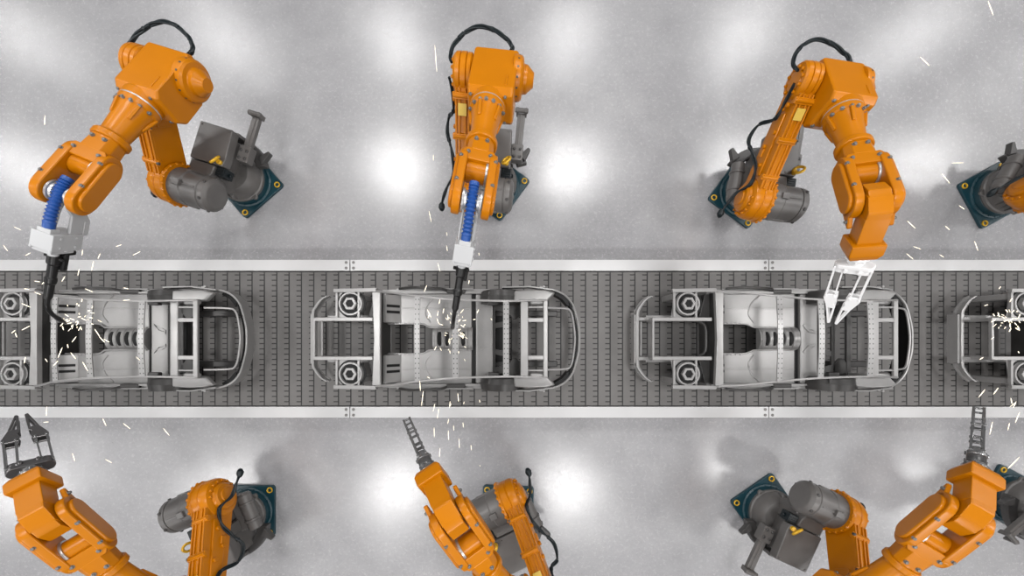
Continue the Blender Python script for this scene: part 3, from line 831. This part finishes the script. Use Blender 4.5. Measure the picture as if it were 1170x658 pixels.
        # roof rail
        rr = catmull([(1.22, sy * 0.765, 1.10), (1.5, sy * 0.73, 1.25), (1.98, sy * 0.65, 1.44), (2.55, sy * 0.595, 1.49), (3.3, sy * 0.575, 1.47), (3.7, sy * 0.595, 1.36), (3.96, sy * 0.61, 1.25)], 6)
        P.append(('roof_rail', MB().tube(rr, 0.017, 8).mesh('roof_rail', 'carlight'), []))
        # rear wheel arch
        w = MB().lathe([(-0.15, 0.2), (-0.13, 0.36), (-0.02, 0.385), (0.07, 0.36), (0.09, 0.3)], 'y', (3.25, sy * 0.72, 0.775), n=36)
        P.append(('wheel_arch', w.mesh('wheel_arch', 'cardark'), [('arch_panel', MB().box(3.02, 3.20, min(sy * 0.545, sy * 0.78), max(sy * 0.545, sy * 0.78), 1.0, 1.09, 0.02, 2).mesh('arch_panel', 'cardark'))]))
        # rear quarter panel
        y0 = [(3.44, 0.59), (3.44, 0.78), (3.7, 0.80), (3.95, 0.79), (4.12, 0.75), (3.98, 0.605)]
        poly = [(x, sy * y) for x, y in y0]
        q = MB().prism(poly if sy > 0 else poly[::-1], 'z', 1.0, 1.12, 0.04, 3)
        q.bar([(3.25, sy * 0.84, 0.98), (3.7, sy * 0.85, 0.98), (4.1, sy * 0.80, 0.96)], 0.02, 0.16)
        P.append(('quarter_panel', q.mesh('quarter_panel', 'car'), []))
    # seat pan with V shaped darts
    b = MB().box(2.79, 3.09, -0.765, 0.765, 0.66, 0.775, 0.025, 3)
    seam = MB().box(2.715, 2.80, -0.765, 0.765, 0.60, 0.715, 0.006, 1)  # black strip paints the gap ahead of the seat pan dark
    for sy in (-1, 1):
        b.bar([(2.84, sy * 0.235, 0.778), (2.93, sy * 0.13, 0.783), (3.05, sy * 0.10, 0.778)], 0.035, 0.025)
        b.bar([(2.86, sy * 0.18, 0.776), (2.98, sy * 0.17, 0.778), (3.05, sy * 0.13, 0.776)], 0.03, 0.02)
        b.bar([(2.85, sy * 0.62, 0.775), (3.02, sy * 0.68, 0.775)], 0.03, 0.02)
    P.append(('seat_pan', b.mesh('seat_pan', 'car'), [('seam', seam.mesh('seam', 'carblack'))]))
    # rear bulkhead with trapezoid apertures
    b = MB()
    b.box(3.09, 3.13, -0.6, 0.6, 0.74, 0.79, 0.006, 1)
    b.box(3.30, 3.36, -0.6, 0.6, 0.76, 0.80, 0.006, 1)
    for sy in (-1, 1):
        b.bar([(3.11, sy * 0.22, 0.78), (3.33, sy * 0.26, 0.78)], 0.09, 0.03)
        b.bar([(3.11, sy * 0.55, 0.78), (3.33, sy * 0.5, 0.78)], 0.12, 0.03)
        b.prism([(x, sy * y) for x, y in ([(3.33, 0.62), (3.33, 0.45), (3.43, 0.33), (3.48, 0.33), (3.6, 0.45), (3.6, 0.62)] if sy > 0 else [(3.33, 0.62), (3.33, 0.45), (3.43, 0.33), (3.48, 0.33), (3.6, 0.45), (3.6, 0.62)][::-1])], 'z', 0.77, 0.80, 0.006, 1)
    b.box(3.55, 3.62, -0.6, 0.6, 0.77, 0.81, 0.006, 1)
    P.append(('rear_bulkhead', b.mesh('rear_bulkhead', 'cardark'), [('aperture_darkening', MB().box(3.10, 3.27, -0.52, 0.52, 0.60, 0.63, 0.006, 1).mesh('aperture_darkening', 'carblack'))]))  # black sheet added beneath so the apertures look dark
    b = MB()
    for sy in (-1, 1):
        b.box(3.09, 4.20, sy * 0.44 - 0.05, sy * 0.44 + 0.05, 0.52, 0.64, 0.01, 1)
    b.box(3.1, 3.16, -0.45, 0.45, 0.384, 0.62, 0.01, 1)
    P.append(('rear_chassis', b.mesh('rear_chassis', 'cardark'), []))
    # rear deck frame
    b = MB().box(3.545, 3.665, -0.62, 0.62, 1.21, 1.26, 0.008, 1).box(3.905, 3.975, -0.62, 0.62, 1.21, 1.26, 0.008, 1)
    for sy in (-1, 1):
        b.box(3.66, 3.91, sy * 0.297 - 0.032, sy * 0.297 + 0.032, 1.205, 1.25, 0.006, 1)
        b.box(3.66, 3.91, sy * 0.5 - 0.012, sy * 0.5 + 0.012, 1.205, 1.245, 0.004, 1)
        b.box(3.57, 3.65, sy * 0.60 - 0.03, sy * 0.60 + 0.03, 0.8, 1.22, 0.008, 1)
        b.cyl(1.0, 1.04, 0.0, 'z', (3.7, sy * 0.55, 0), n=6) if False else None
        b.lathe([(3.69, 0.03), (3.72, 0.05), (3.9, 0.05), (3.93, 0.03)], 'x', (0, sy * 0.585, 1.15), n=16)
    P.append(('rear_deck', b.mesh('rear_deck', 'carlight'), []))
    # rear loop
    o = catmull([(3.96, 0.80, 1.0), (4.12, 0.80, 0.96), (4.28, 0.73, 0.93), (4.40, 0.60, 0.93), (4.46, 0.45, 0.93), (4.52, 0.2, 0.93), (4.53, 0, 0.93), (4.52, -0.2, 0.93), (4.46, -0.45, 0.93), (4.40, -0.60, 0.93), (4.28, -0.73, 0.93), (4.12, -0.80, 0.96), (3.96, -0.80, 1.0)], 5)
    b = MB().tube(o, 0.018, 8).bar([p + Vector((-0.01, 0, -0.1)) for p in o], 0.02, 0.2)
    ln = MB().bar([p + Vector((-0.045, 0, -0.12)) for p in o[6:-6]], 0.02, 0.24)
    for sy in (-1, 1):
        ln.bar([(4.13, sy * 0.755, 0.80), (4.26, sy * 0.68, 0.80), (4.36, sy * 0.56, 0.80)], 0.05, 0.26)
    P.append(('rear_bumper', b.mesh('rear_bumper', 'car'), [('bumper_liner', ln.mesh('bumper_liner', 'carblack'))]))
    i = catmull([(3.97, 0.5, 1.12), (4.27, 0.5, 1.0), (4.37, 0.46, 0.98), (4.42, 0.3, 0.97), (4.45, 0, 0.97), (4.42, -0.3, 0.97), (4.37, -0.46, 0.98), (4.27, -0.5, 1.0), (3.97, -0.5, 1.12)], 5)
    b = MB().tube(i, 0.016, 8)
    for sy in (-1, 1):
        b.box(3.86, 3.94, sy * 0.84 - 0.02, sy * 0.84 + 0.02, 0.98, 1.04, 0.006, 1)
        b.cyl(1.0, 1.06, 0.02, 'z', (3.93, sy * 0.85, 0), n=10)
    P.append(('rear_frame', b.mesh('rear_frame', 'carlight'), []))
    # perforated roof bows
    for x, w in ((1.965, 0.08), (2.555, 0.088), (3.32, 0.088)):
        yy = 0.65 if x < 2 else (0.595 if x < 3 else 0.575)
        zz = 1.44 if x < 2 else (1.49 if x < 3 else 1.47)
        b = MB().bar([(0, -yy, zz), (0, -yy * 0.5, zz + 0.02), (0, 0, zz + 0.027), (0, yy * 0.5, zz + 0.02), (0, yy, zz)], w, 0.018)
        P.append(('roof_bow', b.mesh('roof_bow', 'perf'), [], x))
    return P
CP = car_parts()
def car(x0, label):
    root = empty('car_frame', (x0, 0, BZ))
    tag(root, label, 'car frame', 'bare steel car frames riding the conveyor')
    for p in CP:
        o = put(p[0], p[1], root, Tr(p[3] if len(p) > 3 else 0, 0, -BZ))
        for nm, me in p[2]:
            put(nm, me, o)
    return root
car(-8.94, 'bare steel car frame cut off at the left picture edge, front lost')
car(-3.41, 'bare steel car frame at centre under the welding torch, whole length showing')
car(2.12, 'bare steel car frame right of centre under the brightly lit gripper')
car(7.65, 'bare steel car frame at the right picture edge, only bumper and front end showing')

# ------------------------------------------------------------------ sparks
def spark(a, b, r, label, group):
    d = b - a
    L = d.length
    me = MB().tube([(0, 0, -L / 2), (0, 0, -L / 4), (0, 0, L / 4), (0, 0, L / 2)], [r * 0.35, r, r, r * 0.4], 6).mesh('spark', 'spark')
    o = put('spark', me)
    o.location = (a + b) / 2
    o.rotation_mode = 'QUATERNION'
    o.rotation_quaternion = d.to_track_quat('Z', 'Y')
    tag(o, label, 'spark', group)
def zone(offx, offy, sc, lst, zr, label, group, r=0.005):
    for (a, b, c, d) in lst:
        z = random.uniform(*zr); dz = random.uniform(-0.05, 0.05)
        spark(pt(offx + a / sc, offy + b / sc, z + dz), pt(offx + c / sc, offy + d / sc, z - dz), r, label, group)
GL, GC, GR = 'sparks of the upper left welding robot', 'sparks of the upper centre welding robot', 'sparks around the right hand car frame'
zone(0, 140, 3.441, [(55, 410, 82, 422), (13, 482, 30, 505), (100, 523, 120, 512), (455, 488, 478, 480), (522, 522, 552, 507), (325, 500, 322, 523), (394, 515, 385, 535), (175, 10, 177, -28)], (0.3, 0.9), 'white spark streak over the floor by the upper left welding robot', GL)
zone(0, 140, 3.441, [(368, 545, 360, 583), (240, 545, 238, 573), (312, 575, 306, 602), (255, 605, 243, 625)], (0.6, 1.0), 'white spark streak crossing the conveyor rail near the upper left torch', GL)
zone(0, 290, 3.441, [(135, 107, 157, 110), (180, 103, 165, 120), (95, 137, 115, 140), (135, 150, 160, 160), (335, 137, 365, 150), (483, 183, 510, 180), (485, 133, 505, 138), (45, 312, 60, 300), (60, 310, 66, 328), (85, 300, 118, 283), (85, 195, 120, 210), (178, 412, 186, 425), (245, 368, 228, 408), (210, 440, 228, 420), (278, 388, 298, 413), (325, 425, 345, 460), (372, 295, 392, 325), (390, 325, 412, 348), (265, 355, 268, 370), (300, 325, 283, 347), (245, 283, 250, 300), (535, 405, 550, 418), (100, 405, 95, 430), (408, 335, 430, 347)], (1.52, 1.7), 'bright spark streak flying over the leftmost car frame', GL)
zone(0, 460, 3.3235, [(178, 15, 176, 50), (390, 60, 403, 88), (468, 78, 495, 100), (620, 97, 643, 125), (275, 192, 285, 223), (400, 215, 425, 228), (165, 75, 185, 73)], (0.45, 0.9), 'white spark streak below the conveyor near the dark gripper', GL)
zone(440, 0, 4.875, [(277, 250, 288, 400)], (0.3, 0.4), 'long pale spark streak on its own left of the upper centre robot', GC)
zone(440, 120, 2.992, [(150, 362, 158, 400), (210, 435, 212, 447), (210, 480, 213, 500), (180, 540, 188, 570), (320, 505, 322, 515), (165, 170, 165, 190)], (0.4, 0.9), 'white spark streak over the floor beside the upper centre torch', GC)
zone(340, 310, 3.441, [(508, 55, 498, 80), (675, 35, 672, 50), (510, 150, 525, 180), (553, 155, 550, 175), (548, 185, 555, 205), (575, 145, 572, 165), (590, 170, 592, 192), (520, 165, 512, 185), (560, 110, 556, 128), (640, 165, 652, 150), (712, 150, 705, 165), (690, 190, 700, 188), (480, 430, 483, 470), (630, 480, 633, 512), (715, 505, 717, 515), (655, 512, 653, 522), (545, 295, 538, 310), (560, 300, 566, 312), (640, 210, 655, 220), (510, 415, 520, 420), (655, 345, 660, 352), (760, 185, 764, 192)], (1.5, 1.7), 'bright spark streak flying over the middle car frame', GC)
zone(340, 310, 3.441, [(495, 465, 487, 530), (540, 520, 533, 550), (600, 510, 597, 535), (555, 540, 550, 578)], (0.6, 0.9), 'long spark streak falling across the lower conveyor rail', GC)
zone(450, 460, 5.98, [(390, 5, 385, 25), (375, 110, 368, 145), (472, 135, 475, 170), (408, 155, 410, 190), (275, 170, 277, 235), (372, 190, 374, 255), (445, 245, 448, 310), (527, 290, 530, 325), (315, 310, 312, 370), (585, 430, 592, 432)], (0.4, 0.8), 'white spark streak over the floor right of the lower centre gripper', GC)
zone(900, 250, 4.333, [(592, 10, 632, 47), (780, 35, 802, 55), (925, 110, 942, 158), (622, 137, 660, 150), (752, 177, 773, 190), (588, 172, 622, 200)], (0.3, 0.7), 'white spark streak over the floor right of the brightly lit gripper', GR)
zone(980, 0, 2.195, [(327, 3, 340, 38), (157, 143, 180, 165), (236, 409, 266, 408), (211, 435, 231, 460), (254, 515, 268, 525)], (0.2, 0.6), 'white spark streak over the floor by the cut off upper right robot', GR)
zone(1040, 300, 3.654, [(285, 563, 312, 530), (347, 550, 368, 522), (420, 565, 425, 590), (430, 605, 442, 580), (310, 180, 325, 175), (290, 405, 305, 395), (450, 370, 455, 378), (338, 320, 350, 310), (370, 110, 378, 100), (415, 165, 425, 148)], (1.0, 1.3), 'pale spark streak beside the rightmost car frame', GR)
zone(1070, 460, 4.11, [(250, 150, 263, 90), (335, 130, 343, 95), (370, 95, 390, 45), (345, 20, 370, 0), (335, 310, 390, 255)], (0.5, 0.9), 'white spark streak right of the edge-on gripper by the rail', GR)
def burst(u, v, n, spu, spv, z, label, group, lmin=1.5, lmax=6):
    for _ in range(n):
        a = random.uniform(0, 2 * PI); q = random.random() ** 0.7
        cu, cv = u + spu * q * math.cos(a), v + spv * q * math.sin(a)
        L = random.uniform(lmin, lmax) / 2
        aa = a + random.uniform(-0.7, 0.7)
        zz = z + random.uniform(-0.05, 0.12)
        spark(pt(cu - L * math.cos(aa), cv - L * math.sin(aa), zz), pt(cu + L * math.cos(aa), cv + L * math.sin(aa), zz + random.uniform(-0.03, 0.03)), random.uniform(0.0035, 0.0065), label, group)
burst(92, 362, 34, 26, 20, 1.56, 'tiny glowing spark in the weld burst on the leftmost car frame', GL)
burst(519, 380, 44, 18, 24, 1.1, 'tiny glowing spark in the weld burst on the middle car frame tunnel', GC)
burst(1152, 366, 34, 20, 13, 1.15, 'tiny glowing spark in the burst over the rightmost car frame', GR)

# ------------------------------------------------------------------ light: high-bay lamps and a soft grey hall
def lamp(x, y, z, power, size):
    d = bpy.data.lights.new('high_bay_lamp', 'AREA')
    d.shape = 'DISK'; d.size = size; d.energy = power; d.color = (1.0, 0.985, 0.98)
    o = bpy.data.objects.new('high_bay_lamp', d)
    o.location = (x, y, z)
    COL.objects.link(o)
LH = 11.0
LAMP_W = 370
k = (CAM_Z + LH) / CAM_Z
for px in (-9.2, -5.38, -2.17, 1.05, 4.28, 7.53, 10.8):
    for py in (5.65, 3.2, 0.2, -2.87, -5.9):
        lamp(px * k, py * k, LH, LAMP_W * (0.72 if py > 5 else 1.12), 2.4)
w = bpy.data.worlds.new('hall')
w.use_nodes = True
bg = w.node_tree.nodes['Background']
bg.inputs['Color'].default_value = (0.93, 0.96, 1.0, 1)
bg.inputs["Strength"].default_value = 0.10
scene.world = w
